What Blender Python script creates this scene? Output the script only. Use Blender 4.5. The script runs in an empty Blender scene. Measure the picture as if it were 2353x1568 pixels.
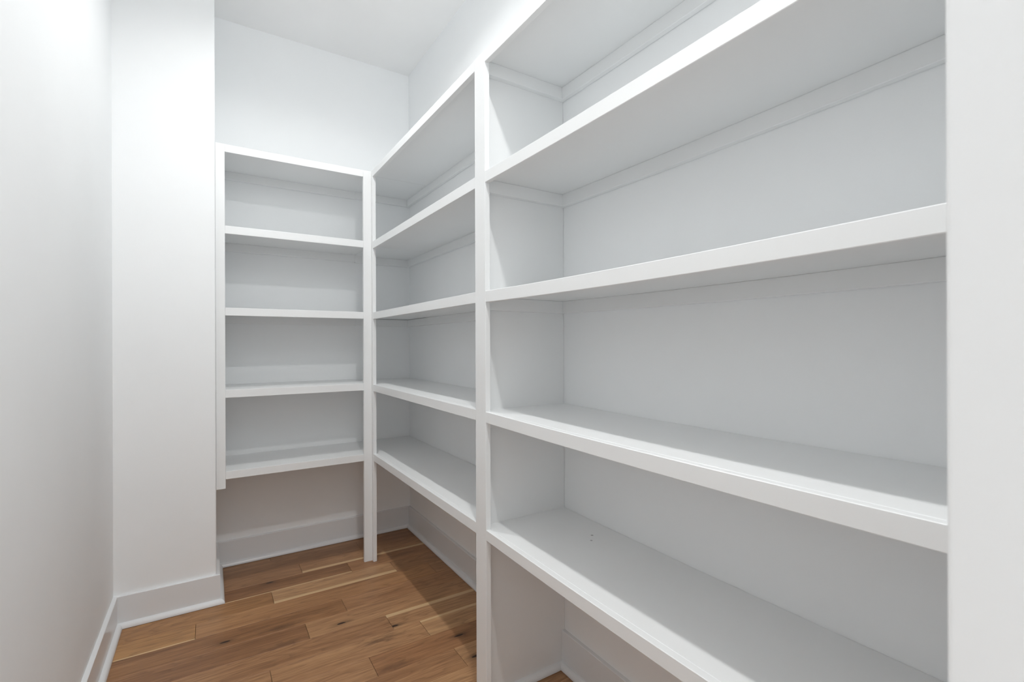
import bpy, bmesh, math, random
from mathutils import Matrix, Vector

random.seed(7)
scene = bpy.context.scene
COL = scene.collection

# ------------------------------------------------------------------ camera
YAW, ROLL, F_PX = 0.5643, 0.0035, 1101.155
EYE = 1.25
cam_data = bpy.data.cameras.new('camera')
cam_data.sensor_width = 36.0
cam_data.lens = 36.0 * F_PX / 2353.0
cam_data.shift_y = (790.0 - 784.0) / 2353.0
cam_data.clip_start = 0.02
cam_data.dof.use_dof = True
cam_data.dof.focus_distance = 1.7
cam_data.dof.aperture_fstop = 6.3
cam = bpy.data.objects.new('camera', cam_data)
COL.objects.link(cam)
cam.matrix_world = (Matrix.Translation((0, 0, EYE)) @ Matrix.Rotation(-YAW, 4, 'Z')
                    @ Matrix.Rotation(math.pi / 2, 4, 'X') @ Matrix.Rotation(-ROLL, 4, 'Z'))
scene.camera = cam

# ------------------------------------------------------------------ light and exposure
WORLD_STRENGTH = 1.42          # daylight of the hall behind the photographer
LAMP_STRENGTHS = (1130.0, 750.0)  # the two ceiling downlights
LAMP_BAFFLES = (0.008, 0.029)  # how deep the lens sits in its can
LAMP_COLOUR = (0.985, 0.983, 0.973)
LAMPS = ((0.39, 0.36), (0.39, 2.00))
world = bpy.data.worlds.new('hall_daylight')
scene.world = world
world.use_nodes = True
world.node_tree.nodes['Background'].inputs[0].default_value = (0.99, 0.988, 0.98, 1)
world.node_tree.nodes['Background'].inputs[1].default_value = WORLD_STRENGTH
vs = scene.view_settings
vs.view_transform = 'Standard'
vs.look = 'None'
vs.gamma = 1.0
vs.use_curve_mapping = False
vs.exposure = 0.0
scene.cycles.max_bounces = 16
scene.cycles.diffuse_bounces = 10
scene.cycles.glossy_bounces = 4
scene.cycles.sample_clamp_indirect = 6.0

# ------------------------------------------------------------------ measured room
XL, XR = -0.3585, 1.1666        # left wall, right wall
YB, ZC = 3.161, 3.09            # back wall, ceiling
YW, XN = 2.7271, 0.0285         # front of the wall stub on the left, its right side
XF, YF = 0.7958, 2.7714         # front planes of the right and the back shelf units
Y_END = 0.117                   # inside face of the front wall (doorway wall)
X_JAMB = 0.42                   # right side of the doorway
Y_FRONT = 0.0
FT = 0.019                      # thickness of the face frame and boards


# ------------------------------------------------------------------ materials
def new_mat(name):
    m = bpy.data.materials.new(name)
    m.use_nodes = True
    nt = m.node_tree
    return m, nt, nt.nodes['Principled BSDF']


def paint(name, colour, rough, bump_scale, bump_strength, mottling=0.012, spec=0.5):
    """Painted surface: a hint of tone mottling, roller or brush relief."""
    m, nt, b = new_mat(name)
    N, L = nt.nodes, nt.links
    tc = N.new('ShaderNodeTexCoord')
    n1 = N.new('ShaderNodeTexNoise')
    n1.inputs['Scale'].default_value = 2.3
    n1.inputs['Detail'].default_value = 3
    L.new(tc.outputs['Object'], n1.inputs['Vector'])
    r = N.new('ShaderNodeValToRGB')
    lo = [c * (1 - mottling) for c in colour]
    hi = [min(1, c * (1 + mottling)) for c in colour]
    r.color_ramp.elements[0].position = 0.3
    r.color_ramp.elements[1].position = 0.7
    r.color_ramp.elements[0].color = (*lo, 1)
    r.color_ramp.elements[1].color = (*hi, 1)
    L.new(n1.outputs['Fac'], r.inputs['Fac'])
    L.new(r.outputs['Color'], b.inputs['Base Color'])
    n2 = N.new('ShaderNodeTexNoise')
    n2.inputs['Scale'].default_value = bump_scale
    n2.inputs['Detail'].default_value = 4
    L.new(tc.outputs['Object'], n2.inputs['Vector'])
    bp = N.new('ShaderNodeBump')
    bp.inputs['Strength'].default_value = bump_strength
    bp.inputs['Distance'].default_value = 0.002
    L.new(n2.outputs['Fac'], bp.inputs['Height'])
    L.new(bp.outputs['Normal'], b.inputs['Normal'])
    b.inputs['Roughness'].default_value = rough
    b.inputs['Specular IOR Level'].default_value = spec
    return m


WALL = paint('wall_paint', (0.840, 0.854, 0.862), 0.75, 260, 0.06, spec=0.3)
CEIL = paint('ceiling_paint', (0.835, 0.838, 0.838), 0.9, 300, 0.08, spec=0.2)
TRIM = paint('trim_paint', (0.75, 0.762, 0.774), 0.25, 60, 0.03)
SHELF = paint('shelf_paint', (0.792, 0.804, 0.808), 0.33, 90, 0.04)
BAFFLE = paint('baffle_paint', (0.45, 0.45, 0.45), 0.5, 90, 0.04)
BLEMISH = paint('blemish_paint', (0.42, 0.42, 0.42), 0.5, 90, 0.04)


def lamp_mat(strength):
    m, nt, b = new_mat('lamp_lens')
    b.inputs['Base Color'].default_value = (0.9, 0.9, 0.9, 1)
    b.inputs['Emission Color'].default_value = (*LAMP_COLOUR, 1)
    b.inputs['Emission Strength'].default_value = strength
    return m


def wood_mat():
    """Satin hardwood plank: tone, sapwood streak and knots come from the plank's own properties."""
    m, nt, b = new_mat('plank_wood')
    N, L = nt.nodes, nt.links

    def node(t, **kw):
        n = N.new(t)
        for k, v in kw.items():
            setattr(n, k, v)
        return n

    def math_(op, a, b_=None, c=None, clamp=False):
        n = node('ShaderNodeMath', operation=op)
        n.use_clamp = clamp
        for i, x in enumerate((a, b_, c)):
            if x is None:
                continue
            if isinstance(x, (int, float)):
                n.inputs[i].default_value = x
            else:
                L.new(x, n.inputs[i])
        return n.outputs[0]

    def attr(name):
        return node('ShaderNodeAttribute', attribute_type='OBJECT', attribute_name=name)

    def mapping(vec, scale):
        n = node('ShaderNodeVectorMath', operation='MULTIPLY')
        L.new(vec, n.inputs[0])
        n.inputs[1].default_value = scale
        return n.outputs[0]

    def noise(vec, scale, detail=3, rough=0.5):
        n = node('ShaderNodeTexNoise')
        n.inputs['Scale'].default_value = scale
        n.inputs['Detail'].default_value = detail
        n.inputs['Roughness'].default_value = rough
        L.new(vec, n.inputs['Vector'])
        return n.outputs['Fac']

    def mix(fac, a, b_, mode='MIX'):
        n = node('ShaderNodeMix', data_type='RGBA', blend_type=mode)
        for s, x in ((n.inputs[0], fac), (n.inputs[6], a), (n.inputs[7], b_)):
            if isinstance(x, (int, float)):
                s.default_value = x
            elif isinstance(x, tuple):
                s.default_value = (*x, 1)
            else:
                L.new(x, s)
        return n.outputs[2]

    def ramp(fac, stops):
        n = node('ShaderNodeValToRGB')
        e = n.color_ramp.elements
        while len(e) < len(stops):
            e.new(0.5)
        for el, (p, c) in zip(e, stops):
            el.position = p
            el.color = (*c, 1) if isinstance(c, tuple) else (c, c, c, 1)
        L.new(fac, n.inputs['Fac'])
        return n.outputs['Color']

    tc = node('ShaderNodeTexCoord')
    info = node('ShaderNodeObjectInfo')
    off = node('ShaderNodeVectorMath', operation='MULTIPLY_ADD')
    comb = node('ShaderNodeCombineXYZ')
    for i in range(3):
        L.new(info.outputs['Random'], comb.inputs[i])
    L.new(comb.outputs[0], off.inputs[0])
    off.inputs[1].default_value = (53.0, 31.0, 0.0)
    L.new(tc.outputs['Object'], off.inputs[2])
    P = off.outputs[0]
    sep = node('ShaderNodeSeparateXYZ')
    L.new(tc.outputs['Object'], sep.inputs[0])
    ylocal = sep.outputs['Y']

    # growth rings: contour lines of a stretched noise (cathedral figure) and straight fine grain
    warp = noise(mapping(P, (1.1, 8.5, 1)), 1.0, 3, 0.45)
    rings = math_('FRACT', math_('MULTIPLY', warp, 17.0))
    ring_line = ramp(rings, [(0.0, 0.75), (0.10, 0.1), (0.55, 0.0), (0.9, 0.45), (1.0, 0.75)])
    fine = noise(mapping(P, (5.0, 210.0, 1)), 1.0, 5, 0.65)
    streak = noise(mapping(P, (1.6, 38.0, 1)), 1.0, 4, 0.6)
    broad = noise(mapping(P, (0.9, 9.0, 1)), 1.0, 3, 0.5)
    pores = noise(mapping(P, (14.0, 420.0, 1)), 1.0, 2, 0.5)

    tone = attr('tone').outputs['Fac']
    t = math_('ADD', tone, math_('MULTIPLY', math_('SUBTRACT', broad, 0.5), 0.55))
    t = math_('ADD', t, math_('MULTIPLY', math_('SUBTRACT', streak, 0.5), 0.62))
    t = math_('ADD', t, math_('MULTIPLY', math_('SUBTRACT', fine, 0.5), 0.75), clamp=True)
    base = ramp(t, [(0.0, (0.155, 0.072, 0.034)), (0.3, (0.285, 0.147, 0.071)),
                    (0.55, (0.410, 0.228, 0.114)), (0.8, (0.535, 0.322, 0.163)), (1.0, (0.65, 0.43, 0.23))])
    hue = attr('redness').outputs['Fac']
    base = mix(hue, base, (0.90, 0.80, 0.74), 'MULTIPLY')
    base = mix(attr('golden').outputs['Fac'], base, (1.04, 0.93, 0.62), 'MULTIPLY')
    col = mix(math_('MULTIPLY', ring_line, 0.55), base, (0.125, 0.058, 0.028))
    col = mix(math_('MULTIPLY', ramp(pores, [(0.52, 0.0), (0.68, 1.0)]), 0.38), col, (0.10, 0.045, 0.02))
    # pale sapwood streak along the board
    wob = math_('MULTIPLY', math_('SUBTRACT', noise(mapping(P, (2.2, 3.0, 1)), 1.0, 2), 0.5), 0.014)
    d = math_('ABSOLUTE', math_('SUBTRACT', math_('ADD', ylocal, wob), attr('sap_at').outputs['Fac']))
    edge = math_('MULTIPLY', math_('SUBTRACT', d, attr('sap_width').outputs['Fac']), 260.0, clamp=True)
    sap = math_('SUBTRACT', 1.0, edge, clamp=True)
    sapcol = mix(fine, (0.54, 0.36, 0.19), (0.72, 0.52, 0.30))
    col = mix(math_('MULTIPLY', sap, 0.85), col, sapcol)
    # up to two knots: dark pin with a smoky halo
    for k in ('knot', 'burl'):
        a = attr(k)
        dv = node('ShaderNodeVectorMath', operation='SUBTRACT')
        L.new(tc.outputs['Object'], dv.inputs[0])
        L.new(a.outputs['Vector'], dv.inputs[1])
        sc = (30.0, 95.0, 0.0) if k == 'knot' else (9.0, 34.0, 0.0)
        ln = node('ShaderNodeVectorMath', operation='LENGTH')
        L.new(mapping(dv.outputs[0], sc), ln.inputs[0])
        dist = math_('ADD', ln.outputs['Value'],
                     math_('MULTIPLY', math_('SUBTRACT', noise(mapping(P, (25, 60, 1)), 1.0, 4), 0.5),
                           0.5 if k == 'knot' else 1.6))
        halo = ramp(dist, [(0.0, 0.60), (0.5, 0.32), (1.0, 0.0)]) if k == 'burl' else ramp(
            math_('MULTIPLY', dist, 0.4), [(0.0, 1.0), (0.20, 1.0), (0.25, 0.42), (0.8, 0.0)])
        col = mix(halo, col, (0.035, 0.018, 0.012) if k == 'knot' else (0.075, 0.036, 0.022))
    L.new(col, b.inputs['Base Color'])
    rgh = math_('ADD', 0.36, math_('MULTIPLY', fine, 0.14))
    L.new(rgh, b.inputs['Roughness'])
    b.inputs['Specular IOR Level'].default_value = 0.4
    bp = node('ShaderNodeBump')
    bp.inputs['Strength'].default_value = 0.10
    bp.inputs['Distance'].default_value = 0.001
    L.new(fine, bp.inputs['Height'])
    L.new(bp.outputs['Normal'], b.inputs['Normal'])
    return m


WOOD = wood_mat()
SUBFLOOR, _nt, _b = new_mat('dark_subfloor_board')
_b.inputs['Base Color'].default_value = (0.06, 0.03, 0.016, 1)  # dark brown subfloor slab, seen only through the plank joints
_b.inputs['Roughness'].default_value = 0.9
LENSES = [lamp_mat(e) for e in LAMP_STRENGTHS]


# ------------------------------------------------------------------ mesh helpers
def link_mesh(name, bm, mat, parent=None, origin=(0, 0, 0)):
    """bm is in room coordinates; origin becomes the object's origin."""
    o_ = Vector(origin)
    bmesh.ops.translate(bm, verts=bm.verts, vec=-o_)
    bmesh.ops.recalc_face_normals(bm, faces=bm.faces)
    me = bpy.data.meshes.new(name)
    bm.to_mesh(me)
    bm.free()
    me.materials.append(mat)
    ob = bpy.data.objects.new(name, me)
    COL.objects.link(ob)
    if parent is not None:
        ob.parent = parent
        ob.location = o_ - abs_loc(parent)
    else:
        ob.location = o_
    return ob


def abs_loc(o):
    v = Vector(o.location)
    while o.parent:
        o = o.parent
        v += Vector(o.location)
    return v


def add_box(bm, x0, x1, y0, y1, z0, z1, bevel=0.0):
    r = bmesh.ops.create_cube(bm, size=1.0)
    for v in r['verts']:
        v.co = Vector((x0 + (v.co.x + .5) * (x1 - x0), y0 + (v.co.y + .5) * (y1 - y0), z0 + (v.co.z + .5) * (z1 - z0)))
    if bevel > 0:
        es = list({e for v in r['verts'] for e in v.link_edges})
        bmesh.ops.bevel(bm, geom=es, offset=bevel, segments=2, affect='EDGES', profile=0.5)


def box(name, x0, x1, y0, y1, z0, z1, mat, parent=None, bevel=0.0012, origin=None):
    bm = bmesh.new()
    add_box(bm, x0, x1, y0, y1, z0, z1, bevel)
    if origin is None:
        origin = ((x0 + x1) / 2, (y0 + y1) / 2, z0)
    return link_mesh(name, bm, mat, parent, origin)


def sag_box(name, x0, x1, y0, y1, z0, z1, mat, parent, sag, bevel=0.0012, n=14):
    """Board along y whose middle sags under its own weight."""
    bm = bmesh.new()
    c = bevel
    prof = [(x0 + c, z0), (x1 - c, z0), (x1, z0 + c), (x1, z1 - c), (x1 - c, z1), (x0 + c, z1), (x0, z1 - c), (x0, z0 + c)]
    rings = []
    for i in range(n + 1):
        w = i / n
        y = y0 + (y1 - y0) * w
        dz = -sag * 4 * w * (1 - w)
        rings.append([bm.verts.new((px, y, pz + dz)) for px, pz in prof])
    k = len(prof)
    for a, b in zip(rings, rings[1:]):
        for j in range(k):
            bm.faces.new((a[j], a[(j + 1) % k], b[(j + 1) % k], b[j]))
    bm.faces.new(rings[0])
    bm.faces.new(list(reversed(rings[-1])))
    return link_mesh(name, bm, mat, parent, ((x0 + x1) / 2, (y0 + y1) / 2, z0))


def sweep(name, prof, p0, p1, out, m0, m1, mat, parent=None):
    """Moulding along the floor from p0 to p1; prof is (distance from the wall, height).
    m0 / m1: +1 mitre of an inside corner, -1 of an outside corner, 0 square."""
    p0, p1, out = Vector(p0), Vector(p1), Vector(out)
    d = (p1 - p0).normalized()
    bm = bmesh.new()
    A, B = [], []
    for t, h in prof:
        a = p0 + out * t + d * (m0 * t)
        b = p1 + out * t - d * (m1 * t)
        A.append(bm.verts.new((a.x, a.y, h)))
        B.append(bm.verts.new((b.x, b.y, h)))
    k = len(prof)
    for j in range(k):
        bm.faces.new((A[j], A[(j + 1) % k], B[(j + 1) % k], B[j]))
    bm.faces.new(A)
    bm.faces.new(list(reversed(B)))
    mid = (p0 + p1) / 2
    return link_mesh(name, bm, mat, parent, (mid.x, mid.y, 0))


BT, BH = 0.0155, 0.140
BASE_PROF = [(0, 0.001), (BT, 0.001), (BT, BH - 0.002), (BT - 0.002, BH), (0, BH)]
SH = 0.019
SHOE_PROF = [(BT, 0.002), (BT + SH, 0.002)] + [
    (BT + SH * math.cos(a), 0.004 + SH * math.sin(a)) for a in [math.pi / 2 * i / 7 for i in range(8)]]


def structure(o):
    o['kind'] = 'structure'
    return o


def thing(name, label, cat, loc, group=None):
    o = bpy.data.objects.new(name, None)
    COL.objects.link(o)
    o.location = loc
    o.empty_display_size = 0.1
    o['label'] = label
    o['category'] = cat
    if group:
        o['group'] = group
    return o


# ------------------------------------------------------------------ room shell
WT = 0.11
structure(box('wall_left', XL - WT, XL, Y_FRONT - 1.0, YB + WT, 0, ZC, WALL, bevel=0))
structure(box('wall_back', XL, XR + WT, YB, YB + WT, 0, ZC, WALL, bevel=0))
structure(box('wall_right', XR, XR + WT, Y_FRONT, YB, 0, ZC, WALL, bevel=0))
structure(box('ceiling', XL - WT, XR + WT, Y_FRONT, YB + WT, ZC, ZC + 0.08, CEIL, bevel=0))
# wall stub at the far end of the left wall, with a rounded corner bead on its outer edge
bm = bmesh.new()
r_ = 0.006
pts = [(XL, YB), (XL, YW)] + [(XN - r_ + r_ * math.sin(a), YW + r_ - r_ * math.cos(a)) for a in
                              [math.pi / 2 * i / 5 for i in range(6)]] + [(XN, YB)]
lo = [bm.verts.new((x, y, 0)) for x, y in pts]
hi = [bm.verts.new((x, y, ZC)) for x, y in pts]
for j in range(len(pts)):
    bm.faces.new((lo[j], lo[(j + 1) % len(pts)], hi[(j + 1) % len(pts)], hi[j]))
bm.faces.new(lo)
bm.faces.new(list(reversed(hi)))
structure(link_mesh('wall_left_stub', bm, WALL, None, ((XL + XN) / 2, (YW + YB) / 2, 0)))
# front wall around the doorway the picture was taken from
bm = bmesh.new()
r_ = 0.004
pts = [(XR, Y_FRONT), (XR, Y_END), (X_JAMB + r_, Y_END)] + [
    (X_JAMB + r_ - r_ * math.sin(a), Y_END - r_ + r_ * math.cos(a)) for a in [math.pi / 2 * i / 5 for i in range(1, 6)]] + [
    (X_JAMB, Y_FRONT)]
lo = [bm.verts.new((x, y, 0)) for x, y in pts]
hi = [bm.verts.new((x, y, ZC)) for x, y in pts]
for j in range(len(pts)):
    bm.faces.new((lo[j], lo[(j + 1) % len(pts)], hi[(j + 1) % len(pts)], hi[j]))
bm.faces.new(lo)
bm.faces.new(list(reversed(hi)))
add_box(bm, XL, X_JAMB, Y_FRONT, Y_END, 2.10, ZC)
structure(link_mesh('wall_front', bm, WALL, None, (X_JAMB, Y_END, 0)))

# ------------------------------------------------------------------ floor of single planks
PT = 0.014
floor = structure(box('floor', XL - WT, XR + WT, -1.0, YB + WT, -0.06, -PT, SUBFLOOR, bevel=0))
W = 0.129
Y0 = 1.664
# butt joints read from the photograph, row by row (row 0 starts at Y0)
ENDS = {-4: [0.08, 0.92], -3: [-0.1, 0.55], -2: [0.30, 1.0], -1: [0.15, 0.92], 0: [0.05, 0.846], 1: [0.536], 2: [0.195, 0.799],
        3: [-0.21, 0.683], 4: [0.36], 5: [0.545], 6: [-0.052, 1.05], 7: [0.263, 0.873], 8: [0.663], 9: [0.430], 10: [0.78], 11: [0.30]}
# (tone, redness, sap_at, sap_width, knot, burl) of the planks in view; positions in room coordinates
LOOK = {(-1, 1): (0.62, .2), (-1, 2): (0.86, .0), (0, 1): (0.44, .35), (0, 2): (0.62, .1),
        (1, 0): (0.58, .25), (1, 1): (0.47, .75), (2, 0): (0.56, .25), (2, 1): (0.56, .3), (2, 2): (0.70, .0),
        (3, 0): (0.44, .2), (3, 1): (0.45, .3), (3, 2): (0.60, .1), (4, 0): (0.36, .45), (4, 1): (0.60, .35),
        (5, 0): (0.37, .4), (5, 1): (0.55, .6), (6, 0): (0.60, .0), (6, 1): (0.57, .5), (6, 2): (0.5, .3),
        (7, 0): (0.45, .15), (7, 1): (0.70, .1), (7, 2): (0.42, .3), (8, 0): (0.30, .5), (8, 1): (0.50, .7),
        (9, 0): (0.42, .25), (9, 1): (0.52, .3), (10, 0): (0.34, .3), (10, 1): (0.30, .3), (11, 0): (0.4, .3), (11, 1): (0.36, .2)}
SAP = {(7, 1): (2.577, 0.011), (3, 2): (2.166, 0.010), (2, 2): (2.043, 0.006), (8, 0): (2.699, 0.004), 
       (9, 1): (2.836, 0.010), (6, 0): (2.440, 0.004), (-1, 2): (1.640, 0.016)}
KNOT = {(5, 0): (0.052, 2.347), (4, 1): (0.498, 2.223), (1, 1): (0.901, 1.859), (8, 0): (0.267, 2.806), (3, 2): (0.69, 2.075),
        (0, 2): (0.9, 1.70), (6, 2): (1.0, 2.50)}
BURL = {(1, 1): (0.602, 1.815), (4, 0): (0.25, 2.194), (8, 1): (0.99, 2.76), (5, 0): (0.255, 2.335), (2, 1): (0.62, 2.01)}
FAR = 99.0
first_row = int(math.floor((-1.0 - Y0) / W)) + 1
for row in range(first_row, 12):
    ya, yb = Y0 + row * W, min(Y0 + (row + 1) * W, YB - 0.002)
    xa = XL + 0.002 if row < 7 else (XL + 0.002 if row == 7 else XN + 0.003)
    cuts = ENDS.get(row)
    if cuts is None:
        cuts = [XL + 0.2 + ((row * 0.377) % 0.62)]
        cuts.append(cuts[0] + 0.74)
    xs = [xa] + [c for c in cuts if xa + 0.02 < c < XR - 0.02] + [XR - 0.002]
    for i, (a, b_) in enumerate(zip(xs, xs[1:])):
        g = 0.0003
        dz = random.uniform(-0.0002, 0.0002)
        bm = bmesh.new()
        add_box(bm, a + 0.0007, b_ - 0.0007, ya + g, yb - g, -PT, dz, 0.0)
        top = [e for e in bm.edges if all(v.co.z > -0.005 for v in e.verts)]
        bmesh.ops.bevel(bm, geom=top, offset=0.0007, segments=1, affect='EDGES')
        cx, cy = (a + b_) / 2, (ya + yb) / 2
        p = link_mesh('plank', bm, WOOD, floor, (cx, cy, 0))
        tone, red = LOOK.get((row, i), (random.uniform(0.36, 0.66), random.uniform(0, .6)))
        p['tone'] = tone
        p['redness'] = red
        p['golden'] = {(6, 0): 0.6, (6, 1): 0.2, (7, 0): 0.5, (5, 0): 0.2, (8, 0): 0.1}.get((row, i), 0.0)
        s = SAP.get((row, i))
        p['sap_at'] = (s[0] - cy) if s else FAR
        p['sap_width'] = s[1] if s else 0.001
        k = KNOT.get((row, i))
        p['knot'] = (k[0] - cx, k[1] - cy, 0.0) if k else (FAR, FAR, 0.0)
        k = BURL.get((row, i))
        p['burl'] = (k[0] - cx, k[1] - cy, 0.0) if k else (FAR, FAR, 0.0)

# ------------------------------------------------------------------ baseboards with shoe moulding
Y_PA, Y_PB = 1.466, 1.485        # the upright partition of the right shelf unit
X_IN = XF + FT
for nm, p0, p1, out, m0, m1 in (
        ('baseboard_left', (XL, Y_END), (XL, YW), (1, 0), 0, 1),
        ('baseboard_left_stub', (XL, YW), (XN, YW), (0, -1), 1, -1),
        ('baseboard_left_return', (XN, YW), (XN, YB), (1, 0), -1, 1),
        ('baseboard_back', (XN, YB), (XR, YB), (0, -1), 1, 1),
        ('baseboard_right', (XR, Y_PB), (XR, YB), (-1, 0), 0, 1),
        ('baseboard_right', (XR, Y_END), (XR, Y_PA), (-1, 0), 0, 0)):
    b_ = structure(sweep(nm, BASE_PROF, p0, p1, out, m0, m1, TRIM))
    sweep('shoe_moulding', SHOE_PROF, p0, p1, out, m0, m1, TRIM, b_)

# ------------------------------------------------------------------ back shelf unit
CL, CT = 0.045, 0.021            # cleat height and thickness
back = thing('shelving_unit', 'built-in white shelf unit across the back wall, between the wall stub and the corner post',
             'shelves', (0.41, 2.97, 0), 'built-in pantry shelves')
BACK_Z = [(2.2468, 2.2090), (1.8424, 1.8030), (1.4340, 1.3950), (1.0246, 0.9849), (0.6184, 0.5800)]
X_S = 0.0697
X_C = 0.7501
YS = YF + FT
box('stile', XN + 0.0008, X_S, YF, YS, 0.534, 2.2475, SHELF, back)
box('stile', X_C, XF, YF, YS, 0.0, 2.2475, SHELF, back)
for zt, zb in BACK_Z:
    sh = box('shelf', XN + 0.001, XF, YS, YB - 0.001, zt - FT, zt, SHELF, back, bevel=0)
    box('front_rail', X_S, X_C, YF + 0.0006, YS, zb, zt, SHELF, sh)
    box('cleat', XN + 0.001, XF, YB - CT, YB - 0.001, zt - FT - CL, zt - FT, SHELF, sh)
    box('cleat', XN + 0.001, XN + CT, YS + 0.03, YB - CT, zt - FT - CL, zt - FT, SHELF, sh)

# ------------------------------------------------------------------ right shelf unit
right = thing('shelving_unit', 'built-in white shelf unit along the right wall, two bays from corner post to doorway',
              'shelves', (0.98, 1.45, 0), 'built-in pantry shelves')
YP0, YP1 = 1.4265, 1.4991        # middle stile
YC0 = 2.7477                     # corner stile
FAR_Z = [(2.2500, 2.2125), (1.8384, 1.7988), (1.4323, 1.3938), (1.0182, 0.9797), (0.6196, 0.5800)]
NEAR_Z = [(2.2494, 2.2105), (1.8388, 1.8001), (1.4301, 1.3916), (1.0183, 0.9805), (0.6150, 0.5786)]
box('stile', XF, X_IN, YC0, YF, 0.0, 2.2505, SHELF, right)
box('stile', XF, X_IN, YP0, YP1, 0.0, 2.2505, SHELF, right)
part = box('partition', X_IN, XR - 0.001, Y_PA, Y_PB, 0.0, 2.2300, SHELF, right, bevel=0)
sweep('shoe_moulding', [(t - BT, h) for t, h in SHOE_PROF], (X_IN, Y_PA), (XR - BT, Y_PA), (0, -1), 0, 1, TRIM, part)
box('paint_chip', 0.957, 0.9595, Y_PA - 0.0006, Y_PA, 0.128, 0.141, SHELF, part, bevel=0)
for (zt, zb), (bz, _) in zip(FAR_Z, BACK_Z):
    sh = box('shelf', X_IN, XR - 0.001, Y_PB, YS, zt - FT, zt, SHELF, right)
    box('front_rail', XF + 0.0006, X_IN, YP1, YC0, zb, zt, SHELF, sh)
    cz = bz if abs(bz - zt) < 0.003 else zt
    box('corner_board', XF, XR - 0.001, YS + 0.0004, YB - 0.001, cz - FT, cz, SHELF, sh, bevel=0)
    box('cleat', XF + 0.0004, XR - CT, YB - CT, YB - 0.001, zt - FT - CL, zt - FT, SHELF, sh)
    box('cleat', XR - CT, XR - 0.001, Y_PB, YB - 0.001, zt - FT - CL, zt - FT, SHELF, sh)
    box('cleat', X_IN + 0.02, XR - CT, Y_PB, Y_PB + CT, zt - FT - CL, zt - FT, SHELF, sh)
SAG = 0.0057
for i, (zt, zb) in enumerate(NEAR_Z):
    sh = sag_box('shelf', X_IN, XR - 0.001, Y_END + 0.001, Y_PA, zt - FT, zt, SHELF, right, SAG)
    sag_box('front_rail', XF + 0.0006, X_IN, Y_END + 0.001, YP0, zb, zt, SHELF, sh, SAG)
    sag_box('cleat', XR - CT, XR - 0.001, Y_END + 0.001, Y_PA, zt - FT - CL, zt - FT, SHELF, sh, SAG)
    box('cleat', X_IN + 0.001, XR - CT, Y_PA - CT, Y_PA, zt - FT - CL, zt - FT - 0.0005, SHELF, sh)
    if i == 4:
        # two little paint runs on the lowest board
        for bx, by, r in ((1.075, 1.205, 0.0045), (1.045, 1.175, 0.004)):
            bm = bmesh.new()
            bmesh.ops.create_uvsphere(bm, u_segments=10, v_segments=6, radius=1.0)
            w = (by - Y_END) / (Y_PA - Y_END)
            z = zt - SAG * 4 * w * (1 - w)
            for v in bm.verts:
                v.co = Vector((bx + v.co.x * r, by + v.co.y * r, z + v.co.z * 0.0012))
            link_mesh('paint_drip', bm, BLEMISH, sh, (bx, by, z))

# ------------------------------------------------------------------ ceiling downlights (just above the frame)
for (lx, ly), drop, LENS, lab in zip(LAMPS, LAMP_BAFFLES, LENSES, ('round recessed ceiling downlight nearest the doorway',
                                 'round recessed ceiling downlight nearest the back wall')):
    t = thing('ceiling_downlight', lab, 'light', (lx, ly, ZC), 'ceiling downlights')
    bm = bmesh.new()
    n = 40
    lip = ZC - drop
    ringprof = [(0.0445, ZC - 0.002), (0.0505, lip), (0.0545, lip - 0.002), (0.0585, lip), (0.0605, ZC - 0.0005)]
    rows = [[bm.verts.new((lx + r * math.cos(2 * math.pi * j / n), ly + r * math.sin(2 * math.pi * j / n), z)) for j in range(n)]
            for r, z in ringprof]
    for a, b_ in zip(rows, rows[1:]):
        for j in range(n):
            bm.faces.new((a[j], a[(j + 1) % n], b_[(j + 1) % n], b_[j]))
    link_mesh('trim_ring', bm, BAFFLE, t, (lx, ly, ZC))
    bm = bmesh.new()
    vsn = [bm.verts.new((lx + 0.041 * math.cos(2 * math.pi * j / n), ly - 0.041 * math.sin(2 * math.pi * j / n), ZC - 0.0045))
           for j in range(n)]
    bm.faces.new(vsn)
    link_mesh('lens', bm, LENS, t, (lx, ly, ZC))
